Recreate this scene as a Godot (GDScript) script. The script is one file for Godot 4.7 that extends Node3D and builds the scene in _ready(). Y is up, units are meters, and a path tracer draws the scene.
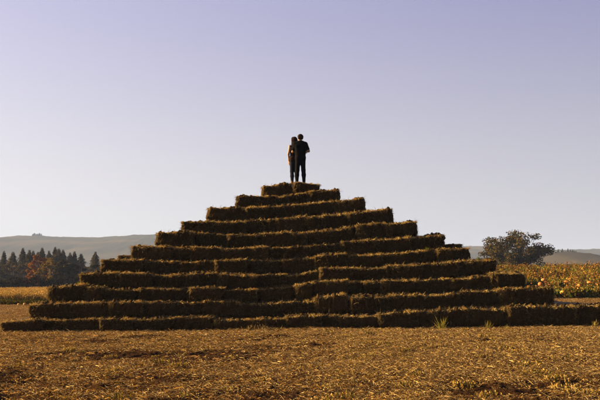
extends Node3D
# A stepped pyramid of straw bales in a harvested field at golden hour, two people on its top.

const SUN_AZIMUTH := -81.0      # degrees from the viewing direction, negative = towards the left
const SUN_HEIGHT := 16.0
const EXPOSURE := 5.0

var rng := RandomNumberGenerator.new()
var clod := FastNoiseLite.new()
var swell := FastNoiseLite.new()
var lump := FastNoiseLite.new()
var patch := FastNoiseLite.new()
var M := {}
var taken := {}

# tops of the eleven courses, as (x, height) in metres along each front
var course_tops := [
	[Vector2(-8.90, 0.33), Vector2(-8.66, 0.39), Vector2(-8.07, 0.41), Vector2(-7.18, 0.36), Vector2(-6.28, 0.39), Vector2(-5.54, 0.41), Vector2(-4.05, 0.43), Vector2(-3.01, 0.42), Vector2(-1.82, 0.36), Vector2(-0.93, 0.37), Vector2(0.71, 0.44), Vector2(1.60, 0.43), Vector2(3.24, 0.50), Vector2(4.43, 0.58), Vector2(5.62, 0.61), Vector2(6.82, 0.65), Vector2(8.39, 0.66), Vector2(9.4, 0.68)],
	[Vector2(-8.31, 0.78), Vector2(-7.92, 0.87), Vector2(-7.01, 0.89), Vector2(-4.89, 0.87), Vector2(-2.76, 0.87), Vector2(-1.61, 0.79), Vector2(-0.49, 0.85), Vector2(-0.03, 0.85), Vector2(0.42, 0.90), Vector2(0.88, 1.00), Vector2(3.01, 1.00), Vector2(4.22, 1.04), Vector2(5.74, 1.12), Vector2(7.72, 1.16)],
	[Vector2(-7.82, 1.25), Vector2(-7.45, 1.34), Vector2(-6.99, 1.37), Vector2(-5.90, 1.30), Vector2(-4.67, 1.25), Vector2(-3.12, 1.27), Vector2(-1.98, 1.20), Vector2(-0.65, 1.30), Vector2(0.90, 1.44), Vector2(3.38, 1.44), Vector2(5.45, 1.51), Vector2(5.70, 1.62), Vector2(6.94, 1.60)],
	[Vector2(-6.96, 1.68), Vector2(-6.49, 1.77), Vector2(-6.01, 1.79), Vector2(-4.12, 1.68), Vector2(-3.18, 1.70), Vector2(-2.39, 1.72), Vector2(-1.13, 1.63), Vector2(-0.02, 1.69), Vector2(0.92, 1.87), Vector2(2.03, 1.82), Vector2(3.45, 1.91), Vector2(5.66, 2.06), Vector2(6.20, 2.04)],
	[Vector2(-6.44, 2.12), Vector2(-5.80, 2.20), Vector2(-4.51, 2.10), Vector2(-3.23, 2.12), Vector2(-2.27, 2.17), Vector2(-0.98, 2.13), Vector2(0.56, 2.21), Vector2(0.94, 2.27), Vector2(1.59, 2.29), Vector2(3.52, 2.34), Vector2(4.16, 2.40), Vector2(5.45, 2.48)],
	[Vector2(-5.57, 2.58), Vector2(-5.25, 2.66), Vector2(-4.59, 2.57), Vector2(-3.55, 2.61), Vector2(-2.47, 2.56), Vector2(-0.74, 2.57), Vector2(0.31, 2.62), Vector2(0.97, 2.67), Vector2(2.60, 2.79), Vector2(3.26, 2.85), Vector2(4.73, 2.95)],
	[Vector2(-4.80, 3.05), Vector2(-4.51, 3.13), Vector2(-3.24, 3.09), Vector2(-2.01, 2.98), Vector2(-1.28, 3.02), Vector2(-0.68, 3.05), Vector2(0.99, 3.12), Vector2(1.82, 3.23), Vector2(2.82, 3.32), Vector2(3.92, 3.37)],
	[Vector2(-4.04, 3.48), Vector2(-3.39, 3.53), Vector2(-2.04, 3.49), Vector2(-1.19, 3.53), Vector2(-0.68, 3.57), Vector2(1.01, 3.67), Vector2(2.23, 3.77), Vector2(3.18, 3.83)],
	[Vector2(-3.21, 3.95), Vector2(-2.93, 4.00), Vector2(-2.07, 3.97), Vector2(-1.11, 4.00), Vector2(-0.17, 4.07), Vector2(1.03, 4.17), Vector2(2.28, 4.26)],
	[Vector2(-2.24, 4.36), Vector2(-1.93, 4.40), Vector2(-0.52, 4.42), Vector2(-0.17, 4.48), Vector2(0.35, 4.58), Vector2(1.41, 4.62)],
	[Vector2(-1.31, 4.81), Vector2(-1.06, 4.86), Vector2(-0.17, 4.94), Vector2(0.29, 4.92), Vector2(0.65, 4.86)],
]
const FRONT := 25.0    # distance of the lowest course
const LEDGE := 0.45    # each course stands this much behind the one below

# ---------------------------------------------------------------- small helpers

func numbered(called: String) -> String:
	if not taken.has(called):
		taken[called] = 0
		return called
	taken[called] += 1
	return "%s_%03d" % [called, taken[called]]

func tag(o: Node, label := "", category := "", group := "", kind := "") -> Node:
	if label != "": o.set_meta("label", label)
	if category != "": o.set_meta("category", category)
	if group != "": o.set_meta("group", group)
	if kind != "": o.set_meta("kind", kind)
	return o

func base(called: String, where: Vector3, turn := 0.0) -> Node3D:
	var o := Node3D.new()
	o.name = numbered(called)
	add_child(o)
	o.position = where
	o.rotation.y = turn
	return o

func put(called: String, mesh: Mesh, material: Material, parent: Node) -> MeshInstance3D:
	var o := MeshInstance3D.new()
	o.name = numbered(called) if parent == self else called
	o.mesh = mesh
	o.material_override = material
	parent.add_child(o, true)
	return o

func swarm(called: String, mesh: Mesh, material: Material, places: Array, tints: Array, parent: Node = self) -> MultiMeshInstance3D:
	var mm := MultiMesh.new()
	mm.transform_format = MultiMesh.TRANSFORM_3D
	mm.use_colors = tints.size() > 0
	mm.mesh = mesh
	mm.instance_count = places.size()
	for i in places.size():
		mm.set_instance_transform(i, places[i])
		if tints.size() > 0:
			mm.set_instance_color(i, tints[i])
	var o := MultiMeshInstance3D.new()
	o.name = numbered(called) if parent == self else called
	o.multimesh = mm
	o.material_override = material
	parent.add_child(o, true)
	return o

func srgb(r: float, g: float, b: float) -> Color:
	return Color(r, g, b).linear_to_srgb()

class Soup:
	var v := PackedVector3Array()
	var n := PackedVector3Array()
	var c := PackedColorArray()
	func tri(a: Vector3, b: Vector3, d: Vector3, col: Color) -> void:
		var nn := (d - a).cross(b - a).normalized()
		v.append(a); v.append(b); v.append(d)
		n.append(nn); n.append(nn); n.append(nn)
		c.append(col); c.append(col); c.append(col)
	func quad(a: Vector3, b: Vector3, d: Vector3, e: Vector3, col: Color) -> void:
		tri(a, b, d, col)
		tri(a, d, e, col)
	# a bent blade: root, direction, sideways vector, length, width, droop
	func blade(root: Vector3, dir: Vector3, side: Vector3, length: float, width: float, droop: Vector3, col: Color) -> void:
		var m := root + dir * length * 0.55 + droop * 0.3
		var t := root + dir * length + droop
		var s := side * width * 0.5
		quad(root - s, m - s, m + s, root + s, col)
		tri(m - s, t, m + s, col)
	# a tapered round limb
	func limb(a: Vector3, b: Vector3, ra: float, rb: float, sides: int, col: Color) -> void:
		var d := (b - a).normalized()
		var u := d.cross(Vector3(0.31, 0.2, 0.93)).normalized()
		var w := d.cross(u)
		for i in sides:
			var p := TAU * i / sides
			var q := TAU * (i + 1) / sides
			var p0 := u * cos(p) + w * sin(p)
			var p1 := u * cos(q) + w * sin(q)
			quad(a + p0 * ra, a + p1 * ra, b + p1 * rb, b + p0 * rb, col)
	func mesh() -> ArrayMesh:
		var a := []
		a.resize(Mesh.ARRAY_MAX)
		a[Mesh.ARRAY_VERTEX] = v
		a[Mesh.ARRAY_NORMAL] = n
		a[Mesh.ARRAY_COLOR] = c
		var m := ArrayMesh.new()
		m.add_surface_from_arrays(Mesh.PRIMITIVE_TRIANGLES, a)
		return m

func indexed_mesh(v: PackedVector3Array, idx: PackedInt32Array, col := PackedColorArray()) -> ArrayMesh:
	var n := PackedVector3Array()
	n.resize(v.size())
	for i in range(0, idx.size(), 3):
		var a := v[idx[i]]
		var w := (v[idx[i + 2]] - a).cross(v[idx[i + 1]] - a)
		n[idx[i]] += w
		n[idx[i + 1]] += w
		n[idx[i + 2]] += w
	for i in n.size():
		n[i] = n[i].normalized()
	var arr := []
	arr.resize(Mesh.ARRAY_MAX)
	arr[Mesh.ARRAY_VERTEX] = v
	arr[Mesh.ARRAY_NORMAL] = n
	if col.size() > 0: arr[Mesh.ARRAY_COLOR] = col
	arr[Mesh.ARRAY_INDEX] = idx
	var m := ArrayMesh.new()
	m.add_surface_from_arrays(Mesh.PRIMITIVE_TRIANGLES, arr)
	return m

func rnd(a: float, b: float) -> float:
	return rng.randf_range(a, b)

func unit() -> Vector3:
	var y := rnd(-1, 1)
	var t := rnd(0, TAU)
	var r := sqrt(1 - y * y)
	return Vector3(r * cos(t), y, r * sin(t))

# height of the ground at (x, z)
func ground_height(x: float, z: float) -> float:
	var d := -z
	var near := 1.0 - smoothstep(30.0, 60.0, d)
	var h := 0.0
	if near > 0.0 and absf(x) < 40.0:
		h += near * ((clod.get_noise_2d(x, z) + 0.7 * clod.get_noise_2d(x * 3.1 + 40.0, z * 3.1)) * 0.07 + swell.get_noise_2d(x * 1.2, z * 1.2) * 0.03)
	h += swell.get_noise_2d(x * 0.25, z * 0.25) * 0.04 * smoothstep(9.0, 30.0, d)
	# the ground climbs gently beyond the pumpkin patch to the right
	h += 2.3 * smoothstep(60.0, 108.0, d) * smoothstep(2.0, 14.0, x)
	return h

# ---------------------------------------------------------------- materials

func straw_image(size: int, count: int, seed_: int, lo: Color, hi: Color, spread: float, floor_: Color) -> Image:
	var im := Image.create(size, size, true, Image.FORMAT_RGB8)
	im.fill(floor_)
	var r := RandomNumberGenerator.new()
	r.seed = seed_
	for i in count:
		var x := r.randf() * size
		var y := r.randf() * size
		var a := r.randfn(0.0, spread)
		var l := r.randf_range(0.03, 0.12) * size
		var c := lo.lerp(hi, pow(r.randf(), 1.6))
		c = c.lerp(Color(c.r * 0.9, c.g, c.b * 0.85), r.randf())
		var steps := int(l)
		var dx := cos(a)
		var dy := sin(a)
		var bend := r.randfn(0.0, 0.006)
		for s in steps:
			im.set_pixel(posmod(int(x), size), posmod(int(y), size), c)
			im.set_pixel(posmod(int(x - dy * 0.9), size), posmod(int(y + dx * 0.9), size), c.darkened(0.18))
			x += dx
			y += dy
			a += bend
			dx = cos(a)
			dy = sin(a)
	im.generate_mipmaps()
	return im

func make_materials() -> void:
	# straw of the bale bodies, in three degrees of weathering
	for k in 3:
		var hi: Color = [Color(0.41, 0.31, 0.18), Color(0.36, 0.275, 0.165), Color(0.33, 0.26, 0.165)][k]
		var im := straw_image(512, 9000, 11 + k, Color(0.17, 0.125, 0.078), hi, 0.6, Color(0.11, 0.08, 0.05))
		var bump := im.duplicate() as Image
		bump.clear_mipmaps()
		bump.bump_map_to_normal_map(4.0)
		var m := StandardMaterial3D.new()
		m.albedo_texture = ImageTexture.create_from_image(im)
		m.normal_enabled = true
		m.normal_texture = ImageTexture.create_from_image(bump)
		m.normal_scale = 1.0
		m.uv1_triplanar = true
		m.uv1_scale = Vector3(1.4, 1.4, 1.4)
		m.roughness = 0.95
		m.metallic_specular = 0.15
		M["bale%d" % k] = m
	var s := StandardMaterial3D.new()
	s.vertex_color_use_as_albedo = true
	s.roughness = 0.75
	s.metallic_specular = 0.3
	s.backlight_enabled = true
	s.backlight = Color(0.75, 0.65, 0.4)
	s.cull_mode = BaseMaterial3D.CULL_DISABLED
	M.straw = s
	var leafy := s.duplicate() as StandardMaterial3D
	leafy.backlight = Color(0.6, 0.6, 0.3)
	leafy.roughness = 0.8
	leafy.metallic_specular = 0.06
	M.leaf = leafy
	var soil := StandardMaterial3D.new()
	var sn := NoiseTexture2D.new()
	sn.width = 1024; sn.height = 1024; sn.seamless = true
	var fn := FastNoiseLite.new()
	fn.seed = 5; fn.frequency = 0.02; fn.fractal_octaves = 6; fn.fractal_gain = 0.65
	sn.noise = fn
	var ramp := Gradient.new()
	ramp.offsets = PackedFloat32Array([0.0, 0.35, 0.6, 1.0])
	ramp.colors = PackedColorArray([Color(0.55, 0.52, 0.50), Color(0.75, 0.72, 0.68), Color(0.92, 0.88, 0.82), Color(1, 1, 1)])
	sn.color_ramp = ramp
	soil.albedo_texture = sn
	soil.vertex_color_use_as_albedo = true
	var sb := NoiseTexture2D.new()
	sb.width = 1024; sb.height = 1024; sb.seamless = true; sb.as_normal_map = true; sb.bump_strength = 10.0
	var fb := FastNoiseLite.new()
	fb.seed = 8; fb.frequency = 0.05; fb.fractal_octaves = 5; fb.fractal_gain = 0.7
	sb.noise = fb
	soil.normal_enabled = true
	soil.normal_texture = sb
	soil.normal_scale = 1.3
	soil.uv1_triplanar = true
	soil.uv1_world_triplanar = true
	soil.uv1_scale = Vector3(0.45, 0.45, 0.45)
	soil.roughness = 1.0
	soil.metallic_specular = 0.1
	M.soil = soil
	var hillside := StandardMaterial3D.new()
	hillside.vertex_color_use_as_albedo = true
	hillside.roughness = 1.0
	hillside.metallic_specular = 0.0
	M.hill = hillside
	var bark := StandardMaterial3D.new()
	bark.vertex_color_use_as_albedo = true
	bark.roughness = 0.95
	M.bark = bark
	M.skin = plain(0.22, 0.118, 0.068, 0.6)
	M.black_cloth = plain(0.004, 0.004, 0.005, 0.97)
	M.black_denim = plain(0.005, 0.005, 0.006, 0.95)
	M.blue_denim = plain(0.014, 0.016, 0.026, 0.9)
	M.brown_cloth = plain(0.022, 0.012, 0.010, 0.95)
	M.dark_hair = plain(0.010, 0.006, 0.0045, 0.85)
	M.brown_hair = plain(0.022, 0.012, 0.007, 0.85)
	M.tan_leather = plain(0.085, 0.052, 0.028, 0.8)
	M.dark_leather = plain(0.03, 0.02, 0.018, 0.6)
	M.rind = plain(0.36, 0.12, 0.020, 0.6)
	M.rind_yellow = plain(0.55, 0.27, 0.022, 0.5)
	M.rind_pale = plain(0.34, 0.15, 0.04, 0.6)
	M.stalk = plain(0.16, 0.13, 0.05, 0.9)

func plain(r: float, g: float, b: float, rough: float) -> StandardMaterial3D:
	var m := StandardMaterial3D.new()
	m.albedo_color = srgb(r, g, b)
	m.roughness = rough
	m.metallic_specular = 0.12 if rough > 0.8 else 0.4
	return m

# ---------------------------------------------------------------- straw bales

func straw_tone() -> Color:
	var t := rng.randf()
	var c := Color(0.060, 0.040, 0.017).lerp(Color(0.38, 0.27, 0.095), t * t)
	return c.lerp(Color(0.11, 0.10, 0.042), rng.randf() * 0.6)

# a packed, slightly bulging block of straw, in flakes along x; step = size of its facets
func bale_body(size: Vector3, seed_: int, step: float) -> ArrayMesh:
	var h := size * 0.5
	var r := 0.12
	var v := PackedVector3Array()
	var idx := PackedInt32Array()
	var lookup := {}
	var off := Vector3(seed_ * 17.3, seed_ * 5.1, seed_ * 9.7)
	for f in 6:
		var ax := f / 2
		var sgn := 1.0 if f % 2 == 0 else -1.0
		var nrm := Vector3.ZERO
		nrm[ax] = sgn
		var u := Vector3.ZERO
		u[(ax + 1) % 3] = 1.0
		var w := nrm.cross(u)
		var hu: float = absf(h.dot(u.abs()))
		var hw: float = absf(h.dot(w.abs()))
		var cu := maxi(2, int(round(2 * hu / step)))
		var cw := maxi(2, int(round(2 * hw / step)))
		var grid := []
		for j in cw + 1:
			for i in cu + 1:
				var p := nrm * h[ax] + u * lerpf(-hu, hu, float(i) / cu) + w * lerpf(-hw, hw, float(j) / cw)
				var key := Vector3i((p * 10000.0).round())
				if not lookup.has(key):
					var inner := h - Vector3(r, r, r)
					var q := p.clamp(-inner, inner)
					var nn := (p - q).normalized()
					var s := q + nn * r
					var d := lump.get_noise_3dv(s * 2.2 + off) * 0.075 + lump.get_noise_3dv(s * 7.0 + off) * 0.05
					# the upper edges are frayed
					d += (lump.get_noise_3dv(s * 4.5 - off) * 0.045 + lump.get_noise_3dv(s * 13.0 - off) * 0.028) * smoothstep(0.3, 1.0, s.y / h.y)
					var flake := (s.x + lump.get_noise_3dv(s * 1.5 - off) * 0.09) / 0.105
					d -= 0.028 * pow(absf(cos(PI * flake)), 6.0) * (1.0 - absf(nn.x))
					d += rng.randf_range(-0.007, 0.007)
					lookup[key] = v.size()
					v.append(s + nn * d)
				grid.append(lookup[key])
		for j in cw:
			for i in cu:
				var a: int = grid[j * (cu + 1) + i]
				var b: int = grid[j * (cu + 1) + i + 1]
				var c: int = grid[(j + 1) * (cu + 1) + i + 1]
				var d: int = grid[(j + 1) * (cu + 1) + i]
				idx.append_array([a, d, c, a, c, b])
	return indexed_mesh(v, idx)

# loose stems standing out of the bale: in tousled bunches along its top, singly elsewhere
func bale_fringe(size: Vector3, count: int) -> ArrayMesh:
	var s := Soup.new()
	var h := size * 0.5
	var gold := Color(0.66, 0.49, 0.17)
	# single stems
	for i in count:
		var p := Vector3(rnd(-h.x, h.x), rnd(-h.y, h.y), rnd(-h.z, h.z))
		var pick := rng.randf()
		var nrm := Vector3.ZERO
		if pick < 0.24: nrm = Vector3(0, 1, 0)
		elif pick < 0.50: nrm = Vector3(0, 0, 1)
		elif pick < 0.70: nrm = Vector3(0, 0, -1)
		elif pick < 0.76: nrm = Vector3(1, 0, 0)
		elif pick < 0.84: nrm = Vector3(-1, 0, 0)
		elif pick < 0.96: nrm = Vector3(0, 1, 0)
		else: nrm = Vector3(0, -1, 0)
		for k in 3:
			if nrm[k] != 0.0: p[k] = nrm[k] * (h[k] - 0.02)
		# many of them along the edges
		if rng.randf() < 0.4:
			var k := rng.randi() % 3
			if nrm[k] == 0.0:
				var e := signf(rnd(-1, 1))
				p[k] = e * (h[k] - rnd(0.015, 0.06))
				nrm[k] = e
				nrm = nrm.normalized()
				p -= nrm * 0.02
		var dir := (nrm * rnd(0.0, 0.75) + unit() * 0.8).normalized()
		if dir.y > 0.5: dir = (dir - Vector3(0, 0.4, 0)).normalized()
		var length := rnd(0.04, 0.12) if rng.randf() < 0.93 else rnd(0.12, 0.22)
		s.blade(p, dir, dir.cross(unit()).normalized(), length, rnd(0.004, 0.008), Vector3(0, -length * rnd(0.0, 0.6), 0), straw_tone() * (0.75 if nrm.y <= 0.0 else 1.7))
	# bunches: stems lying across each other, heaped in the middle, some slipping down the face
	for k in int(size.x * size.z * 55.0):
		var p := Vector3(rnd(-h.x, h.x), h.y - 0.025, rnd(-h.z, h.z))
		var slip := 0.0
		if rng.randf() < 0.6:
			p.z = signf(rnd(-1, 1)) * (h.z - rnd(-0.01, 0.12))
			slip = rnd(0.0, 1.0) if absf(p.z) > h.z - 0.06 else 0.0
		if lump.get_noise_2d(p.x * 2.4 + size.z * 40.0, p.z * 1.5 + count) < -0.12: continue
		var reach := rnd(0.05, 0.13)
		var heap := reach * rnd(0.2, 0.75)
		var lie := rnd(0, TAU)
		for i in rng.randi_range(12, 36):
			var a := rnd(0, TAU)
			var r := sqrt(rng.randf())
			var q := p + Vector3(cos(a) * r * reach, heap * (1 - r * r) * rnd(0.3, 1.0) - slip * 0.07 * rng.randf(), sin(a) * r * reach)
			var b := lie + rng.randfn(0.0, 0.9)
			var dir := Vector3(cos(b), rng.randfn(0.05 - slip * 0.4, 0.38), sin(b)).normalized()
			var length := rnd(0.04, 0.13)
			s.blade(q - dir * length * 0.5, dir, dir.cross(unit()).normalized(), length, rnd(0.004, 0.008), Vector3(0, -length * rnd(0.0, 0.5), 0), straw_tone().lerp(gold, rng.randf() * 0.75))
	return s.mesh()

var long_bodies := []
var long_fringes := []
var end_bodies := []
var end_fringes := []

func top_at(row: int, x: float) -> float:
	if row < 0: return ground_height(x, -FRONT) - 0.01
	var t: Array = course_tops[row]
	if x <= t[0].x: return t[0].y
	for i in range(1, t.size()):
		if x <= t[i].x:
			return lerpf(t[i - 1].y, t[i].y, (x - t[i - 1].x) / (t[i].x - t[i - 1].x))
	return t[t.size() - 1].y

const ORDINALS := ["first", "second", "third", "fourth", "fifth", "sixth", "seventh", "eighth", "ninth", "tenth", "eleventh", "twelfth", "thirteenth", "fourteenth", "fifteenth", "sixteenth", "seventeenth", "eighteenth", "nineteenth", "twentieth"]

func ordinal(i: int) -> String:
	if i < 20: return ORDINALS[i]
	var tens: String = ["", "", "twenty", "thirty"][(i + 1) / 10]
	if (i + 1) % 10 == 0: return ["", "", "twentieth", "thirtieth"][(i + 1) / 10]
	return tens + "-" + ORDINALS[(i + 1) % 10 - 1]

func front_offset(row: int, x: float) -> float:
	# how far the front of a course bulges towards the viewer
	return 0.16 * swell.get_noise_2d(x * 1.3 + row * 31.0, row * 7.0)

func build_stack() -> void:
	for k in 7:
		long_bodies.append(bale_body(Vector3(1.1, 0.45, 0.52), k, 0.036))
		long_fringes.append(bale_fringe(Vector3(1.1, 0.45, 0.52), 2600))
	for k in 5:
		end_bodies.append(bale_body(Vector3(0.5, 0.45, 1.0), 20 + k, 0.036))
		end_fringes.append(bale_fringe(Vector3(0.5, 0.45, 1.0), 2200))
	for row in 11:
		var t: Array = course_tops[row]
		var x0: float = t[0].x
		var x1: float = t[t.size() - 1].x
		var widths := []
		var total := 0.0
		while total < x1 - x0 - 0.25:
			var w := rnd(1.0, 1.25) if rng.randf() > 0.3 else rnd(0.46, 0.56)
			if widths.is_empty(): w = rnd(1.25, 1.4)
			if row == 10: w = [1.06, 0.90][widths.size()]
			widths.append(w)
			total += w
		var fit := (x1 - x0) / total
		var x := x0
		for i in widths.size():
			var w: float = widths[i] * fit
			var cx := x + w * 0.5
			x += w
			var endwise := w < 0.72
			var top := top_at(row, cx) + rnd(-0.04, 0.03)
			var low := top_at(row - 1, cx)
			var slope := atan2(top_at(row, cx + w * 0.45) - top_at(row, cx - w * 0.45), w * 0.9)
			var high := clampf(top - low, 0.36, 0.56)
			var depth := 1.0 if endwise else 0.52
			var zf := -(FRONT + LEDGE * row) + front_offset(row, cx) + rnd(-0.12, 0.12)
			var o := base("straw_bale", Vector3(cx, top - high, zf - depth * 0.5))
			o.rotation = Vector3(rnd(-0.05, 0.05), rnd(-0.09, 0.09), slope + rnd(-0.04, 0.04))
			var v := rng.randi() % (end_bodies.size() if endwise else long_bodies.size())
			var size := Vector3(0.5, 0.45, 1.0) if endwise else Vector3(1.1, 0.45, 0.52)
			var flip := PI if rng.randf() < 0.5 else 0.0
			var bodymesh: Mesh = end_bodies[v] if endwise else long_bodies[v]
			var fringemesh: Mesh = end_fringes[v] if endwise else long_fringes[v]
			var scl := Vector3(w / size.x * (0.975 if row < 10 else 1.03), high / size.y * 1.03, 1.0)
			var b := put("packed_straw", bodymesh, M["bale%d" % (rng.randi() % 3)], o)
			b.transform = Transform3D(Basis.from_scale(scl) * Basis(Vector3.UP, flip), Vector3(0, high * 0.5, 0))
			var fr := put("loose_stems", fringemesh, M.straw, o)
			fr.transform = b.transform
			fr.set_meta("kind", "stuff")
			var look: String = "long side" if not endwise else "square end"
			tag(o, "straw bale showing its %s, %s from the left in the %s course up" % [look, ordinal(i), ordinal(row)], "straw bale", "straw bales stacked as a stepped pyramid")
	for a in [[-5.75, 4, 0.62, "small half bale lying on the fifth course near its left end"], [5.05, 4, 0.7, "small half bale lying on the fifth course near its right end"]]:
		var o := base("straw_bale", Vector3(a[0], top_at(a[1], a[0]) - 0.05, -27.75), rnd(-0.3, 0.3))
		var t := Transform3D(Basis.from_scale(Vector3(a[2] * 1.5, 0.45, 0.6)), Vector3(0, 0.1, 0))
		put("packed_straw", end_bodies[1], M.bale1, o).transform = t
		var fr := put("loose_stems", end_fringes[1], M.straw, o)
		fr.transform = t
		fr.set_meta("kind", "stuff")
		tag(o, a[3], "straw bale", "straw bales stacked as a stepped pyramid")
	# the bales that fill the stack behind its front
	var core := Soup.new()
	for row in 11:
		var t: Array = course_tops[row]
		var x0: float = t[0].x + 0.06
		var x1: float = t[t.size() - 1].x - 0.06
		var z0 := FRONT + LEDGE * row + 0.40
		var z1 := FRONT + LEDGE * 10 + 2.2 + (10 - row) * 1.15
		if row == 10: z1 = z0 + 1.2
		var z := z0
		while z < z1:
			var x := x0
			while x < x1 - 0.2:
				var w := minf(1.1, x1 - x)
				var top := top_at(row, x + w * 0.5) - 0.03 + rnd(-0.03, 0.0)
				var low := minf(top - 0.4, top_at(row - 1, x + w * 0.5) - 0.06)
				var a := Vector3(x + 0.005, low, -z - 0.99)
				var b := Vector3(x + w - 0.005, top, -z)
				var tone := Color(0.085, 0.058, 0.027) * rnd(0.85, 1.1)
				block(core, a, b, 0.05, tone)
				x += w
			z += 1.0
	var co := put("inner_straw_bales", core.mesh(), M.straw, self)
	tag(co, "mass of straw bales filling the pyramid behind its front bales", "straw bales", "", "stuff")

# a block with chamfered upper edges
func block(s: Soup, a: Vector3, b: Vector3, r: float, col: Color) -> void:
	var y := b.y - r
	var p := [Vector3(a.x, a.y, a.z), Vector3(b.x, a.y, a.z), Vector3(b.x, a.y, b.z), Vector3(a.x, a.y, b.z)]
	var q := [Vector3(a.x, y, a.z), Vector3(b.x, y, a.z), Vector3(b.x, y, b.z), Vector3(a.x, y, b.z)]
	var t := [Vector3(a.x + r, b.y, a.z + r), Vector3(b.x - r, b.y, a.z + r), Vector3(b.x - r, b.y, b.z - r), Vector3(a.x + r, b.y, b.z - r)]
	for i in 4:
		var j := (i + 1) % 4
		s.quad(p[i], p[j], q[j], q[i], col)
		s.quad(q[i], q[j], t[j], t[i], col)
	s.quad(t[0], t[1], t[2], t[3], col)

# ---------------------------------------------------------------- ground

func lines(breaks: Array) -> PackedFloat32Array:
	# breaks: [[from, step], ..., [to, 0]]; steps grow evenly in between
	var out := PackedFloat32Array()
	for i in breaks.size() - 1:
		var a: float = breaks[i][0]
		var b: float = breaks[i + 1][0]
		var s0: float = breaks[i][1]
		var s1: float = breaks[i + 1][1] if breaks[i + 1][1] > 0 else s0
		var p := a
		while p < b - s0 * 0.4:
			out.append(p)
			p += lerpf(s0, s1, clampf((p - a) / (b - a), 0, 1))
	out.append(breaks[breaks.size() - 1][0])
	return out

func build_ground() -> void:
	var xs := PackedFloat32Array()
	var half := lines([[0.0, 0.06], [7.0, 0.06], [14.0, 0.3], [60.0, 3.0], [400.0, 40.0], [6000.0, 800.0]])
	for i in range(half.size() - 1, 0, -1): xs.append(-half[i])
	for a in half: xs.append(a)
	var zs := PackedFloat32Array()
	var back := lines([[0.0, 6.0], [30.0, 30.0], [400.0, 200.0]])
	for i in range(back.size() - 1, 0, -1): zs.append(back[i])
	for a in lines([[0.0, 1.0], [8.0, 0.06], [26.0, 0.07], [40.0, 0.5], [160.0, 4.0], [600.0, 40.0], [6000.0, 700.0]]): zs.append(-a)
	var v := PackedVector3Array()
	var c := PackedColorArray()
	var idx := PackedInt32Array()
	for z in zs:
		for x in xs:
			v.append(Vector3(x, ground_height(x, z), z))
			var p := patch.get_noise_2d(x, z * 1.6)
			var dark := Color(0.046, 0.026, 0.013)
			var straw := Color(0.082, 0.048, 0.020)
			var t := clampf(0.35 + p * 0.8 + patch.get_noise_2d(x * 0.2 + 90.0, z * 0.6) * 0.8, 0.0, 1.0)
			var gold := Color(0.15, 0.092, 0.036)
			c.append(dark.lerp(straw, t).lerp(gold, smoothstep(27.0, 40.0, -z) * (0.75 + p * 0.5)))
	var w := xs.size()
	for j in zs.size() - 1:
		for i in w - 1:
			var a := j * w + i
			# z falls with j: the far edge is the next row
			idx.append_array([a, a + w, a + w + 1, a, a + w + 1, a + 1])
	var g := put("ground", indexed_mesh(v, idx, c), M.soil, self)
	tag(g, "harvested brown field strewn with straw", "field", "", "structure")

func litter_mesh(count: int, reach: float, lift: float) -> ArrayMesh:
	var s := Soup.new()
	for i in count:
		var a := rnd(0, TAU)
		var r := reach * sqrt(rng.randf())
		var p := Vector3(cos(a) * r, rnd(0.0, 0.03), sin(a) * r)
		var b := rnd(0, TAU)
		var dir := Vector3(cos(b), rnd(-0.05, lift), sin(b)).normalized()
		var length := rnd(0.015, 0.06) if rng.randf() < 0.8 else rnd(0.06, 0.17)
		var t := rng.randf()
		var col := Color(0.050, 0.026, 0.010).lerp(Color(0.70, 0.52, 0.21), t * t * t)
		s.blade(p, dir, dir.cross(unit()).normalized(), length, rnd(0.0028, 0.0055), Vector3(0, -length * 0.15, 0), col)
	return s.mesh()

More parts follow.
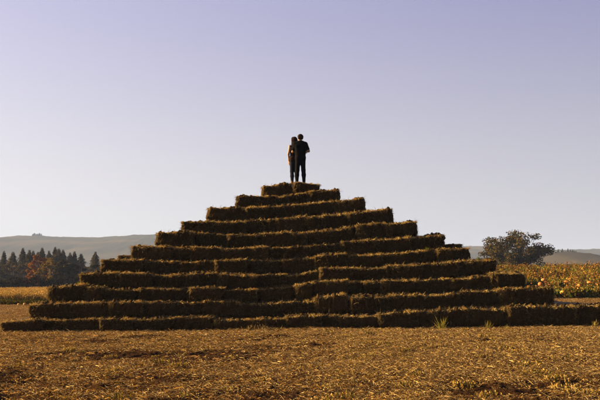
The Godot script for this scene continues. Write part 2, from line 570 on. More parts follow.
func build_litter() -> void:
	for k in 5:
		var m := litter_mesh(40, 0.24, 0.6)
		var places := []
		var tints := []
		while places.size() < 9000:
			var d := lerpf(9.0, 34.0, pow(rng.randf(), 0.85))
			var half := d * 0.40 + 1.5
			var x := rnd(-half, half)
			var z := -d
			if d > 24.8 and absf(x) < 8.6: continue
			var dense := 0.40 + patch.get_noise_2d(x, z * 1.6) * 0.6 + patch.get_noise_2d(x * 0.2 + 90.0, z * 0.6) * 0.9
			dense += 0.6 * smoothstep(21.0, 24.5, d)
			# two trails where a wagon has dropped straw
			for trail in [0.65 + (d - 12.3) * 0.097, 1.62 + (d - 13.0) * 0.07]:
				dense += 0.6 * exp(-pow((x - trail + 0.25 * swell.get_noise_2d(z * 2.0, trail)) / 0.3, 2.0))
			if rng.randf() > dense: continue
			var sc := rnd(0.6, 1.25)
			var t := Transform3D(Basis(Vector3.UP, rnd(0, TAU)).scaled(Vector3(sc, sc * rnd(0.7, 1.6), sc)), Vector3(x, ground_height(x, z) - 0.012, z))
			places.append(t)
			tints.append(Color(1, 1, 1) * rnd(0.7, 1.15))
		tag(swarm("straw_litter", m, M.straw, places, tints), "loose straw scattered over the brown soil", "straw", "straw litter on the field", "stuff")
	# straw spilled along the foot of the stack
	var spill := litter_mesh(80, 0.28, 0.7)
	var sp := []
	var sc_ := []
	while sp.size() < 460:
		var x := rnd(-9.3, 9.3)
		var z := -24.95 + absf(rng.randfn(0.0, 0.28))
		if rng.randf() > 0.55 + 1.2 * swell.get_noise_2d(x * 2.0, 5.0): continue
		var k := rnd(0.5, 1.3)
		sp.append(Transform3D(Basis(Vector3.UP, rnd(0, TAU)).scaled(Vector3(k, k * rnd(0.7, 1.3), k)), Vector3(x, ground_height(x, z), z)))
		sc_.append(Color(1, 1, 1) * rnd(0.7, 1.1))
	tag(swarm("spilled_straw", spill, M.straw, sp, sc_), "spilled straw along the foot of the lowest course", "straw", "", "stuff")
	# small dry weeds, most of them along the two trails
	var weed := weed_mesh(0.09, 30, [Color(0.36, 0.25, 0.08), Color(0.26, 0.16, 0.05), Color(0.18, 0.14, 0.045)], 0.06)
	var wp := []
	var wt := []
	while wp.size() < 220:
		var d := lerpf(9.5, 24.3, rng.randf())
		var x := rnd(-0.42, 0.42) * d
		if wp.size() % 2 == 0:
			x = ([0.65 + (d - 12.3) * 0.097, 1.62 + (d - 13.0) * 0.07, 3.7 + (d - 13.0) * 0.10][rng.randi() % 3] as float) + rng.randfn(0.0, 0.16)
		var sc := rnd(0.5, 1.4)
		wp.append(Transform3D(Basis(Vector3.UP, rnd(0, TAU)).scaled(Vector3(sc * 0.3, sc * 0.6, sc * 0.3)), Vector3(x, ground_height(x, -d) - 0.01, -d)))
		wt.append(Color(1, 1, 1) * rnd(0.6, 1.1))
	tag(swarm("dry_weeds", weed, M.leaf, wp, wt), "small dry weeds in faint rows across the foreground", "weeds", "", "stuff")
	# thin straw on the ground to both sides of the pyramid and beyond
	var far := litter_mesh(26, 0.5, 0.5)
	var fp := []
	var ft := []
	while fp.size() < 7000:
		var d := rnd(26.0, 66.0)
		var x := rnd(-0.45, 0.45) * d
		if absf(x) < 9.2 and d < 44.0: continue
		var sc := rnd(0.8, 1.5)
		fp.append(Transform3D(Basis(Vector3.UP, rnd(0, TAU)).scaled(Vector3(sc, sc, sc)), Vector3(x, ground_height(x, -d), -d)))
		ft.append(Color(1, 1, 1) * rnd(0.7, 1.1))
	tag(swarm("straw_litter", far, M.straw, fp, ft), "thin loose straw on the ground beside and behind the pyramid", "straw", "straw litter on the field", "stuff")

func grass_tuft(where: Vector3, high: float, blades: int, spread: float, green: float, label: String, category := "grass tuft") -> void:
	var s := Soup.new()
	for i in blades:
		var a := rnd(0, TAU)
		var lean := rnd(0.05, spread)
		var dir := Vector3(cos(a) * lean, 1, sin(a) * lean).normalized()
		var l := high * rnd(0.35, 1.05)
		var col := Color(0.24, 0.165, 0.042).lerp(Color(0.09, 0.13, 0.02), clampf(green + rnd(-0.35, 0.35), 0, 1))
		s.blade(Vector3(rnd(-1, 1), 0, rnd(-1, 1)) * high * 0.16, dir, Vector3(-sin(a), 0, cos(a)).lerp(unit(), 0.3).normalized(), l, rnd(0.008, 0.016), Vector3(cos(a), -0.5, sin(a)) * l * rnd(0.05, 0.35), col)
	var o := put("grass_tuft", s.mesh(), M.leaf, self)
	o.position = where
	tag(o, label, category, "green tufts around the bales")

func build_tufts() -> void:
	var x := 4.1
	grass_tuft(Vector3(4.05, ground_height(x, -24.3), -24.3), 0.55, 46, 0.75, 0.45, "tall yellow-green weed growing before the lowest course of bales")
	grass_tuft(Vector3(5.4, ground_height(5.4, -24.3), -24.3), 0.34, 40, 0.8, 0.35, "short weed before the lowest course, next to the taller one")
	grass_tuft(Vector3(8.55, ground_height(8.55, -24.5), -24.5), 0.26, 40, 0.9, 0.3, "dry weed on the ground at the picture's right edge")
	grass_tuft(Vector3(5.75, ground_height(5.75, -23.6), -23.6), 0.22, 40, 0.9, 0.15, "low dry weed out on the straw, furthest from the bales")
	grass_tuft(Vector3(4.1, top_at(4, 4.1) - 0.01, -27.0), 0.16, 90, 1.6, 0.85, "green sprouts on the fifth course, right half of the pyramid")
	grass_tuft(Vector3(5.65, top_at(3, 5.65) - 0.01, -26.55), 0.16, 60, 1.6, 0.9, "green sprouts at the right end of the fourth course")
	grass_tuft(Vector3(-6.95, top_at(2, -6.95) - 0.01, -26.15), 0.2, 70, 1.2, 0.8, "green sprouts on the left end of the third course")
	grass_tuft(Vector3(-8.6, ground_height(-8.6, -27.4) , -27.4), 0.6, 160, 1.0, 0.8, "green grass behind the lowest bale at the left end")
	# a heap of fallen straw against the lowest course
	var s := Soup.new()
	for i in 700:
		var a := rnd(0, TAU)
		var r := sqrt(rng.randf())
		var p := Vector3(cos(a) * r * 0.75, 0, sin(a) * r * 0.26)
		p.y = 0.2 * (1 - r * r) * rnd(0.2, 1.0)
		var dir := (unit() + Vector3(0, 0.3, 0)).normalized()
		s.blade(p, dir, dir.cross(unit()).normalized(), rnd(0.06, 0.2), rnd(0.005, 0.01), Vector3(0, -0.02, 0), straw_tone() * 1.1)
	var o := put("straw_heap", s.mesh(), M.straw, self)
	o.position = Vector3(-1.25, ground_height(-1.25, -24.65), -24.62)
	tag(o, "low heap of fallen straw against the lowest course, left of the middle", "straw heap")

# ---------------------------------------------------------------- plants behind

func weed_mesh(high: float, stems: int, cols: Array, leafsize: float) -> ArrayMesh:
	var s := Soup.new()
	for i in stems:
		var a := rnd(0, TAU)
		var root := Vector3(cos(a), 0, sin(a)) * rnd(0.0, 0.5)
		var dir := Vector3(rnd(-0.35, 0.35), 1, rnd(-0.35, 0.35)).normalized()
		var l := high * rnd(0.5, 1.1)
		var col: Color = cols[rng.randi() % cols.size()]
		s.blade(root, dir, dir.cross(unit()).normalized(), l, 0.014, Vector3.ZERO, col * 0.8)
		for k in 9:
			var p := root + dir * l * rnd(0.15, 1.0)
			var d := unit()
			var w := d.cross(unit()).normalized() * leafsize * rnd(0.3, 0.6)
			var e := d * leafsize * rnd(0.6, 1.3)
			s.quad(p, p + e * 0.5 + w, p + e, p + e * 0.5 - w, col * rnd(0.7, 1.2))
	return s.mesh()

func pumpkin_spots() -> Array:
	# x, distance, size, kind of rind, label
	return [
		[19.3, 61.8, 0.42, 1, "yellow-orange pumpkin at the near corner of the patch, beside the bales"],
		[19.3, 71.0, 0.42, 0, "orange pumpkin in the weeds, leftmost of the cluster above the bales' right end"],
		[19.9, 71.0, 0.45, 2, "dull orange pumpkin, second from the left in the cluster above the bales"],
		[21.3, 74.5, 0.45, 0, "orange pumpkin, third from the left in the cluster above the bales"],
		[23.2, 80.0, 0.50, 2, "dull orange pumpkin, uppermost of the cluster above the bales' right end"],
		[21.3, 72.0, 0.55, 0, "round orange pumpkin, biggest of the cluster above the bales' right end"],
		[19.8, 66.0, 0.45, 2, "dull orange pumpkin lowest in the weeds beside the second course's end"],
		[24.1, 76.0, 0.50, 0, "orange pumpkin alone in the weeds right of the cluster"],
		[24.1, 72.5, 0.40, 2, "small dull orange pumpkin below the one nearest the picture's right edge"],
		[26.2, 76.0, 0.50, 0, "orange pumpkin in the weeds nearest the picture's right edge"],
		[-19.0, 56.5, 0.2, 2, "dull orange pumpkin on the bare ground before the green strip, leftmost"], [-18.5, 56.2, 0.22, 2, "dull orange pumpkin on bare ground, second from left before the green strip"], [-17.0, 55.8, 0.2, 2, "dull orange pumpkin lying near the left end of the bales"],
	]

func build_fields() -> void:
	# dry weeds and pumpkin vines on the rise to the right
	var kinds := [
		weed_mesh(0.8, 18, [Color(0.19, 0.105, 0.024), Color(0.13, 0.062, 0.016), Color(0.25, 0.16, 0.036), Color(0.075, 0.068, 0.018)], 0.13),
		weed_mesh(0.65, 18, [Color(0.33, 0.22, 0.038), Color(0.22, 0.15, 0.030), Color(0.10, 0.105, 0.020)], 0.12),
		weed_mesh(0.5, 20, [Color(0.040, 0.054, 0.013), Color(0.058, 0.068, 0.017), Color(0.10, 0.085, 0.022)], 0.17),
		weed_mesh(1.05, 9, [Color(0.22, 0.12, 0.032), Color(0.17, 0.075, 0.02)], 0.10),
	]
	var pumpkin_spots_ := pumpkin_spots()
	var names := ["rusty brown dead weeds covering the pumpkin patch", "golden dry weeds covering the pumpkin patch", "low green vines along the edge of the pumpkin patch", "tall dry stalks standing out of the pumpkin patch"]
	for k in 4:
		var places := []
		var tints := []
		while places.size() < [3400, 2200, 2300, 420][k]:
			var d := lerpf(59.5, 125.0, pow(rng.randf(), 1.3))
			var x := rnd(6.0, 0.42 * d + 6.0)
			if k == 2 and d > 66.0 and rng.randf() < 0.5: continue
			if k != 2 and d < 62.5 and rng.randf() < 0.7: continue
			var clear := false
			for a in pumpkin_spots_:
				if absf(x / d - a[0] / a[1]) * a[1] < 0.55 and d < a[1] + 0.2 and d > a[1] - 9.0: clear = true
			if clear: continue
			var n := patch.get_noise_2d(x * 0.35 + k * 40.0, d * 0.35)
			if rng.randf() > 0.45 + n * 2.2: continue
			var sc := rnd(0.6, 1.25)
			places.append(Transform3D(Basis(Vector3.UP, rnd(0, TAU)).scaled(Vector3(sc, sc * rnd(0.7, 1.2), sc)), Vector3(x, ground_height(x, -d) - 0.02, -d)))
			tints.append(Color(1, 1, 1) * rnd(0.65, 1.5))
		tag(swarm("field_weeds", kinds[k], M.leaf, places, tints), names[k], "weeds", "weeds of the pumpkin patch", "stuff")
	# the dry crop to the left, a green strip before it
	var crop := weed_mesh(0.75, 20, [Color(0.32, 0.20, 0.07), Color(0.38, 0.25, 0.085), Color(0.17, 0.10, 0.037)], 0.09)
	var cp := []
	var ct := []
	while cp.size() < 7000:
		var d := lerpf(68.0, 156.0, pow(rng.randf(), 1.2))
		var x := rnd(-0.46 * d, -0.20 * d)
		cp.append(Transform3D(Basis(Vector3.UP, rnd(0, TAU)).scaled(Vector3.ONE * rnd(0.7, 1.1)), Vector3(x, ground_height(x, -d) - 0.02, -d)))
		ct.append(Color(1, 1, 1) * rnd(0.75, 1.15))
	tag(swarm("dry_crop", crop, M.leaf, cp, ct), "pale dry crop standing in the field behind the left end", "crop", "", "stuff")
	var green := weed_mesh(0.24, 22, [Color(0.042, 0.044, 0.013), Color(0.085, 0.075, 0.022), Color(0.06, 0.042, 0.014)], 0.10)
	var gp := []
	var gt := []
	while gp.size() < 420:
		var d := rnd(57.0, 69.0)
		var x := rnd(-0.46 * d, -0.20 * d)
		gp.append(Transform3D(Basis(Vector3.UP, rnd(0, TAU)).scaled(Vector3.ONE * rnd(0.6, 1.1)), Vector3(x, ground_height(x, -d) - 0.02, -d)))
		gt.append(Color(1, 1, 1) * rnd(0.7, 1.2))
	tag(swarm("green_strip", green, M.leaf, gp, gt), "low green vines along the front of the dry crop", "vines", "", "stuff")

func pumpkin_mesh() -> ArrayMesh:
	var v := PackedVector3Array()
	var idx := PackedInt32Array()
	var around := 36
	var up := 10
	for j in up + 1:
		var p := PI * j / up
		for i in around:
			var a := TAU * i / around
			var r := sin(p) * (1.0 - 0.09 * pow(absf(cos(a * 4.5)), 3.0)) * 0.5
			var y := cos(p) * 0.40 - 0.10 * exp(-pow(sin(p) / 0.3, 2.0)) * signf(cos(p)) + 0.39
			v.append(Vector3(cos(a) * r, y, sin(a) * r))
	for j in up:
		for i in around:
			var a := j * around + i
			var b := j * around + (i + 1) % around
			idx.append_array([a, a + around, b + around, a, b + around, b])
	return indexed_mesh(v, idx)

func build_pumpkins() -> void:
	var rind := pumpkin_mesh()
	var st := Soup.new()
	st.limb(Vector3(0, 0.62, 0), Vector3(0.03, 0.78, 0.01), 0.06, 0.045, 7, Color.WHITE)
	st.limb(Vector3(0.03, 0.78, 0.01), Vector3(0.09, 0.86, 0.02), 0.045, 0.04, 7, Color.WHITE)
	var stem := st.mesh()
	var spots := pumpkin_spots()
	for a in spots:
		var x: float = a[0]
		var z: float = -a[1]
		var up := 0.0 if z > -60.0 else 0.22
		var o := base("pumpkin", Vector3(x, ground_height(x, z) - 0.02 + up, z), rnd(0, TAU))
		var s: float = a[2]
		var r := put("rind", rind, [M.rind, M.rind_yellow, M.rind_pale][a[3]], o)
		r.scale = Vector3(s, s * rnd(0.85, 1.1), s)
		var t := put("stem", stem, M.stalk, o)
		t.scale = r.scale
		tag(o, a[4], "pumpkin", "pumpkins in the field")

# ---------------------------------------------------------------- trees

func leaf_cloud(s: Soup, centre: Vector3, reach: Vector3, count: int, size: float, cols: Array) -> void:
	for i in count:
		var d := unit() * pow(rng.randf(), 0.45)
		var p := centre + d * reach
		var a := unit()
		var b := a.cross(unit()).normalized()
		var l := size * rnd(0.6, 1.3)
		var col: Color = cols[rng.randi() % cols.size()]
		s.quad(p - a * l * 0.5, p + b * l * 0.32, p + a * l * 0.5, p - b * l * 0.32, col * rnd(0.75, 1.25))

func broad_tree(called: String, where: Vector3, high: float, wide: float, clumps: int, per: int, leaf: float, cols: Array, bare: float, label: String, category: String, group: String, shape_seed: int) -> Node3D:
	rng.seed = shape_seed
	var o := base(called, where)
	var wood := Soup.new()
	var crown := Soup.new()
	var brown := Color(0.055, 0.042, 0.030)
	var fork := Vector3(rnd(-0.2, 0.2), high * bare, rnd(-0.2, 0.2))
	wood.limb(Vector3(0, -0.2, 0), fork, high * 0.045, high * 0.034, 9, brown)
	var mid := Vector3(0, high * (bare + (1 - bare) * 0.42), 0)
	var reach := Vector3(wide * 0.5, high * (1 - bare) * 0.56, wide * 0.42)
	for i in clumps:
		var d := unit()
		if d.y < -0.45: d.y = -0.45
		d = d.normalized()
		var p := mid + d * reach * rnd(0.45, 0.95)
		p.y += reach.y * lump.get_noise_3dv(d * 3.0) * 0.35
		var joint := fork.lerp(p, 0.45) + Vector3(0, -high * 0.02, 0) + unit() * high * 0.03
		wood.limb(fork, joint, high * 0.018, high * 0.011, 5, brown)
		wood.limb(joint, p, high * 0.011, high * 0.003, 4, brown)
		var size := wide * rnd(0.055, 0.115)
		leaf_cloud(crown, p, Vector3(size, size * 0.62, size), per, leaf, cols)
	put("trunk", wood.mesh(), M.bark, o)
	put("crown", crown.mesh(), M.leaf, o)
	tag(o, label, category, group)
	return o

func conifer_meshes(seed_: int, high: float, wide: float) -> Array:
	rng.seed = seed_
	var wood := Soup.new()
	var crown := Soup.new()
	wood.limb(Vector3(0, -0.2, 0), Vector3(0, high * 0.97, 0), high * 0.016, 0.02, 7, Color(0.06, 0.04, 0.03))
	var y := high * 0.07
	while y < high * 0.985:
		var t := 1.0 - y / high
		var r := wide * 0.5 * pow(t, 0.75) * rnd(0.55, 1.2) + 0.03
		for k in 12:
			var a := rnd(0, TAU)
			var out := Vector3(cos(a), 0, sin(a))
			var rr := r * rnd(0.65, 1.12)
			var steps := maxi(3, int(rr / 0.24))
			for i in steps:
				var q := (i + rnd(0.2, 1.0)) / steps
				var p := Vector3(0, y, 0) + out * rr * q + Vector3(0, -rr * 0.32 * q * q + rr * 0.06 * q, 0)
				var side := Vector3(-out.z, 0, out.x)
				var len := rnd(0.35, 0.75) * (1.15 - 0.5 * q) * minf(1.0, 0.3 + t * 4.0)
				for sg in [-1.0, 1.0]:
					var e: Vector3 = (out * rnd(0.3, 0.8) + side * sg + Vector3(0, rnd(-0.5, 0.05), 0)).normalized() * len
					var w := e.cross(unit()).normalized() * len * 0.28
					var tone := rnd(0.7, 1.25)
					crown.quad(p, p + e * 0.5 + w, p + e, p + e * 0.5 - w, Color(0.058, 0.048, 0.028) * tone)
		y += high * 0.014 + 0.04
	return [wood.mesh(), crown.mesh()]

func build_trees() -> void:
	rng.seed = 77
	# x in metres, distance, height, width, look
	var kinds := []
	for k in 4: kinds.append(conifer_meshes(300 + k, 12.0, [7.6, 9.0, 6.6, 10.5][k]))
	rng.seed = 402
	var wood_row := [
		[-95.9, 254.4, 12.0, 0], [-97.9, 267.3, 11.8, 1], [-94.4, 265.7, 12.0, 2], [-88.4, 256.6, 11.3, 3], [-86.8, 260.9, 12.7, 0], [-84.5, 260.1, 12.0, 1], [-84.5, 263.7, 11.9, 2], [-83.7, 266.2, 11.6, 3], [-78.6, 253.7, 12.4, 0], [-76.1, 252.5, 11.4, 1], [-78.5, 267.0, 13.2, 2], [-75.3, 259.8, 12.3, 3], [-75.6, 265.7, 12.2, 0], [-69.6, 252.0, 10.7, 1], [-70.4, 260.0, 11.4, 2], [-69.7, 265.0, 10.8, 3],
	]
	for i in wood_row.size():
		var a: Array = wood_row[i]
		var o := base("conifer", Vector3(a[0], 0, -a[1]), rnd(0, TAU))
		put("trunk", kinds[a[3]][0], M.bark, o)
		put("crown", kinds[a[3]][1], M.leaf, o)
		var s: float = a[2] / 12.0
		o.scale = Vector3(s, s, s)
		tag(o, "dark conifer in the wood at the left, %s from the left in its row" % ordinal(i), "tree", "conifers of the wood on the left")
	var lone := base("conifer", Vector3(-61.2, 0, -250.0), 1.0)
	put("trunk", kinds[1][0], M.bark, lone)
	put("crown", kinds[1][1], M.leaf, lone)
	lone.scale = Vector3.ONE * 0.86
	lone.position = Vector3(-58.0, 0, -236.0)
	tag(lone, "lone dark conifer standing between the wood and the straw pyramid", "tree", "conifers of the wood on the left")
	var undergrowth := [[-88.0, 236.0, 7.6, 8.0], [-82.0, 240.0, 8.6, 8.5], [-76.5, 234.0, 7.2, 7.5], [-71.0, 238.0, 8.0, 8.0], [-65.8, 236.0, 7.4, 7.0], [-60.5, 240.0, 6.6, 7.0]]
	for i in undergrowth.size():
		var a: Array = undergrowth[i]
		broad_tree("rounded_tree", Vector3(a[0], 0, -a[1]), a[2], a[3], 70, 110, 0.42, [Color(0.075, 0.058, 0.030), Color(0.060, 0.046, 0.026), Color(0.090, 0.064, 0.030)], 0.04, "rounded olive-brown tree before the conifers, %s from the left" % ordinal(i), "tree", "rounded trees before the conifers", 520 + i)
	broad_tree("autumn_tree", Vector3(-59.2, 0, -190.0), 8.2, 6.8, 70, 130, 0.36, [Color(0.21, 0.065, 0.022), Color(0.25, 0.10, 0.028), Color(0.16, 0.055, 0.02), Color(0.18, 0.12, 0.03)], 0.14, "round tree with orange-red autumn leaves before the dark wood", "tree", "broadleaf trees before the wood", 501)
	broad_tree("turning_tree", Vector3(-55.0, 0, -184.0), 7.2, 6.4, 60, 130, 0.34, [Color(0.15, 0.115, 0.022), Color(0.20, 0.14, 0.025), Color(0.08, 0.07, 0.02), Color(0.18, 0.075, 0.02)], 0.12, "yellow-green tree turning colour beside the orange-red one", "tree", "broadleaf trees before the wood", 502)
	broad_tree("dark_tree", Vector3(-50.4, 0, -180.0), 6.7, 6.6, 110, 170, 0.40, [Color(0.040, 0.032, 0.018), Color(0.030, 0.025, 0.015), Color(0.060, 0.050, 0.018)], 0.03, "broad dark round tree just left of the straw pyramid", "tree", "broadleaf trees before the wood", 503)
	broad_tree("dark_tree", Vector3(-45.0, 0, -184.0), 5.4, 7.0, 70, 130, 0.38, [Color(0.026, 0.022, 0.014), Color(0.020, 0.018, 0.012)], 0.04, "low dark tree partly behind the pyramid's left slope", "tree", "broadleaf trees before the wood", 504)
	broad_tree("oak_tree", Vector3(46.2, 2.1, -178.0), 9.1, 16.2, 105, 130, 0.40, [Color(0.046, 0.038, 0.013), Color(0.060, 0.048, 0.016), Color(0.034, 0.031, 0.011), Color(0.076, 0.050, 0.016)], 0.16, "broad spreading oak with sky showing through, right of the pyramid", "tree", "", 507)
	# the dark hedge at the far edge of the crop
	rng.seed = 601
	var hedge := base("hedge", Vector3(-56.0, 0, -160.0))
	var leaves := Soup.new()
	var stems := Soup.new()
	for i in 260:
		var x := rnd(-26.0, 22.0)
		var hgt := 2.7 + 0.7 * swell.get_noise_1d(x * 3.0)
		stems.limb(Vector3(x, -0.1, 0), Vector3(x + rnd(-0.3, 0.3), hgt * 0.7, rnd(-0.4, 0.4)), 0.05, 0.02, 4, Color(0.05, 0.035, 0.025))
		leaf_cloud(leaves, Vector3(x, hgt * rnd(0.3, 0.78), rnd(-0.6, 0.6)), Vector3(0.9, hgt * 0.3, 0.7), 60, 0.26, [Color(0.016, 0.013, 0.009), Color(0.020, 0.016, 0.010), Color(0.013, 0.011, 0.008)])
	put("stems", stems.mesh(), M.bark, hedge)
	put("leaves", leaves.mesh(), M.leaf, hedge)
	tag(hedge, "dark hedge along the far edge of the dry crop", "hedge")

# ---------------------------------------------------------------- hills

func ridge(called: String, dist: float, deep: float, crest: Array, x_from: float, x_to: float, step: float, rough: float, label: String, cols: Array) -> void:
	var v := PackedVector3Array()
	var c := PackedColorArray()
	var idx := PackedInt32Array()
	var nx := int((x_to - x_from) / step) + 1
	var nz := 40
	for j in nz + 1:
		var q := float(j) / nz        # 0 foot towards us, 0.6 crest, 1 far foot
		var z := -dist + deep * (0.6 - q)
		for i in nx + 1:
			var x := x_from + i * step
			var h: float = crest[0].y
			for k in range(1, crest.size()):
				var a: Vector2 = crest[k - 1]
				var b: Vector2 = crest[k]
				if x >= a.x:
					h = lerpf(a.y, b.y, smoothstep(0, 1, clampf((x - a.x) / (b.x - a.x), 0, 1)))
			var rise := sin(clampf(q / 0.6, 0, 1) * PI * 0.5) if q < 0.6 else cos((q - 0.6) / 0.4 * PI * 0.5)
			var n := swell.get_noise_2d(x * 0.02, z * 0.02) * 0.012 * h * (1.0 - absf(rise - 0.5)) * (1.0 if absf(q - 0.6) > 0.05 else 0.15)
			var bumps := (lump.get_noise_2d(x * 0.06, z * 0.06) + lump.get_noise_2d(x * 0.17, z * 0.17) * 0.6) * rough
			v.append(Vector3(x, maxf(-1.0, h * rise + n + bumps * rise), z))
			var p := swell.get_noise_2d(x * 0.011 + 50.0, z * 0.02)
			c.append(cols[0].lerp(cols[1], smoothstep(0.05, 0.35, p)))
	for j in nz:
		for i in nx:
			var a := j * (nx + 1) + i
			idx.append_array([a, a + nx + 1, a + nx + 2, a, a + nx + 2, a + 1])
	var o := put(called, indexed_mesh(v, idx, c), M.hill, self)
	tag(o, label, "hill", "", "structure")

func crest_height(crest: Array, x: float) -> float:
	var h: float = crest[0].y
	for k in range(1, crest.size()):
		if x >= crest[k - 1].x:
			h = lerpf(crest[k - 1].y, crest[k].y, smoothstep(0, 1, clampf((x - crest[k - 1].x) / (crest[k].x - crest[k - 1].x), 0, 1)))
	return h

func build_hills() -> void:
	var far := [Vector2(-4200, 120), Vector2(-2400, 150), Vector2(-1250, 138), Vector2(-900, 136), Vector2(-830, 144), Vector2(-700, 139), Vector2(-600, 137), Vector2(-450, 144), Vector2(-200, 136), Vector2(200, 118), Vector2(520, 98), Vector2(700, 84), Vector2(1500, 95), Vector2(4200, 110)]
	ridge("far_hill", 2600.0, 1500.0, far, -4200.0, 4200.0, 10.0, 3.0, "pale hazy ridge along the horizon behind the pyramid", [Color(0.050, 0.050, 0.034), Color(0.085, 0.074, 0.046)])
	var near := [Vector2(208, 4.2), Vector2(239, 16.6), Vector2(262, 27.0), Vector2(284, 28.4), Vector2(298, 26.3), Vector2(308, 22.2), Vector2(325, 21.5), Vector2(388, 24.9), Vector2(554, 30.5), Vector2(1523, 34.6)]
	ridge("near_hill", 900.0, 360.0, near, 200.0, 1520.0, 5.0, 0.8, "darker wooded hill at the right behind the oak", [Color(0.036, 0.033, 0.026), Color(0.046, 0.040, 0.030)])
	# woods on the hills
	rng.seed = 700
	var tree := conifer_meshes(710, 9.0, 5.0)
	var places := []
	for i in 260:
		var x := rnd(222.0, 520.0)
		var z := -900.0 + rnd(-10.0, 14.0)
		var q := 0.6 - (z + 900.0) / 360.0
		var rise := sin(clampf(q / 0.6, 0, 1) * PI * 0.5)
		places.append(Transform3D(Basis(Vector3.UP, rnd(0, TAU)).scaled(Vector3(1.2, 1.0, 1.2) * rnd(0.25, 0.6)), Vector3(x, crest_height(near, x) * rise - 1.0, z)))
	tag(swarm("hill_wood", tree[1], M.leaf, places, []), "dark wood covering the nearer hill at the right", "wood", "", "stuff")
	var ridge_trees := []
	for i in 420:
		var x := rnd(-1100.0, 800.0)
		var s := rnd(0.25, 0.7)
		if i < 16:
			x = -826.0 + rnd(-12.0, 16.0)
			s = rnd(1.0, 1.6)
		elif i < 18:
			x = -912.0 + rnd(-3.0, 3.0)
			s = 1.3
		ridge_trees.append(Transform3D(Basis(Vector3.UP, rnd(0, TAU)).scaled(Vector3(s * 1.5, s, s * 1.5)), Vector3(x, crest_height(far, x) - 1.5, -2600.0 + rnd(-6.0, 10.0))))
	tag(swarm("ridge_wood", tree[1], M.leaf, ridge_trees, []), "scattered trees along the crest of the hazy ridge", "wood", "", "stuff")

# ---------------------------------------------------------------- people

# bones: [a, b, ra, rb]; the surface of their smooth union, meshed as surface nets
func flesh(bones: Array, cell: float, k: float, into_v: PackedVector3Array, into_i: PackedInt32Array, floor_y := -10.0, ceil_y := 100.0) -> void:
	var lo := Vector3(1e9, 1e9, 1e9)
	var hi := -lo
	for b in bones:
		var m: float = maxf(b[2], b[3]) + 3 * cell + k
		for p in [b[0], b[1]]:
			lo = lo.min(p - Vector3(m, m, m))
			hi = hi.max(p + Vector3(m, m, m))
	var nx := int((hi.x - lo.x) / cell) + 2
	var ny := int((hi.y - lo.y) / cell) + 2
	var nz := int((hi.z - lo.z) / cell) + 2
	var f := PackedFloat32Array()
	f.resize(nx * ny * nz)
	for b in bones:
		var a: Vector3 = b[0]
		var e: Vector3 = b[1]
		var ra: float = b[2]
		var rb: float = b[3]
		var m := maxf(ra, rb) + 4.0 * cell + 2.0 * k
		var l := ((a.min(e) - Vector3(m, m, m) - lo) / cell).floor()
		var u := ((a.max(e) + Vector3(m, m, m) - lo) / cell).ceil()
		var d := e - a
		var dd := maxf(d.length_squared(), 1e-9)
		for z in range(maxi(0, int(l.z)), mini(nz, int(u.z) + 1)):
			for y in range(maxi(0, int(l.y)), mini(ny, int(u.y) + 1)):
				var row := (z * ny + y) * nx
				for x in range(maxi(0, int(l.x)), mini(nx, int(u.x) + 1)):
					var p := lo + Vector3(x, y, z) * cell
					var t := clampf((p - a).dot(d) / dd, 0.0, 1.0)
					var dist := (p - a - d * t).length() - lerpf(ra, rb, t)
					f[row + x] += exp(-maxf(dist, -8.0 * k) / k)
	for i in f.size():
		f[i] = -k * log(maxf(f[i], 1e-12))
	for z in nz:
		for y in ny:
			var h := lo.y + y * cell
			var cut := maxf(floor_y - h, h - ceil_y)
			if cut > -3.0 * cell:
				for x in nx:
					var at := (z * ny + y) * nx + x
					f[at] = maxf(f[at], cut)
	var vert := {}
	var offs := [0, 1, nx, nx + 1, nx * ny, nx * ny + 1, nx * ny + nx, nx * ny + nx + 1]
	var edges := [[0, 1], [2, 3], [4, 5], [6, 7], [0, 2], [1, 3], [4, 6], [5, 7], [0, 4], [1, 5], [2, 6], [3, 7]]
	for z in nz - 1:
		for y in ny - 1:
			for x in nx - 1:
				var at := (z * ny + y) * nx + x
				var inside := 0
				for o in offs:
					if f[at + o] < 0.0: inside += 1
				if inside == 0 or inside == 8: continue
				var sum := Vector3.ZERO
				var cnt := 0
				for e in edges:
					var f0 := f[at + offs[e[0]]]
					var f1 := f[at + offs[e[1]]]
					if (f0 < 0.0) != (f1 < 0.0):
						var c0 := Vector3(e[0] & 1, (e[0] >> 1) & 1, e[0] >> 2)
						var c1 := Vector3(e[1] & 1, (e[1] >> 1) & 1, e[1] >> 2)
						sum += c0.lerp(c1, f0 / (f0 - f1))
						cnt += 1
				vert[at] = into_v.size()
				into_v.append(lo + (Vector3(x, y, z) + sum / cnt) * cell)
	var axis := [1, nx, nx * ny]
	for at in vert:
		for ax in 3:
			var f0 := f[at]
			var f1 := f[at + axis[ax]]
			if (f0 < 0.0) == (f1 < 0.0): continue
			var s1: int = axis[(ax + 1) % 3]
			var s2: int = axis[(ax + 2) % 3]
			if not (vert.has(at - s1) and vert.has(at - s2) and vert.has(at - s1 - s2)): continue
			var q := [vert[at], vert[at - s1], vert[at - s1 - s2], vert[at - s2]]
			if f0 < 0.0: into_i.append_array([q[0], q[2], q[1], q[0], q[3], q[2]])
			else: into_i.append_array([q[0], q[1], q[2], q[0], q[2], q[3]])

func flesh_mesh(sets: Array) -> ArrayMesh:
	var v := PackedVector3Array()
	var idx := PackedInt32Array()
	var vv := PackedVector3Array()
	var ii := PackedInt32Array()
	for s in sets:
		vv = PackedVector3Array()
		ii = PackedInt32Array()
		flesh(s[0], s[1], s[2], vv, ii, s[3] if s.size() > 3 else -10.0, s[4] if s.size() > 4 else 100.0)
		var n := v.size()
		v.append_array(vv)
		for i in ii: idx.append(i + n)
	return indexed_mesh(v, idx)

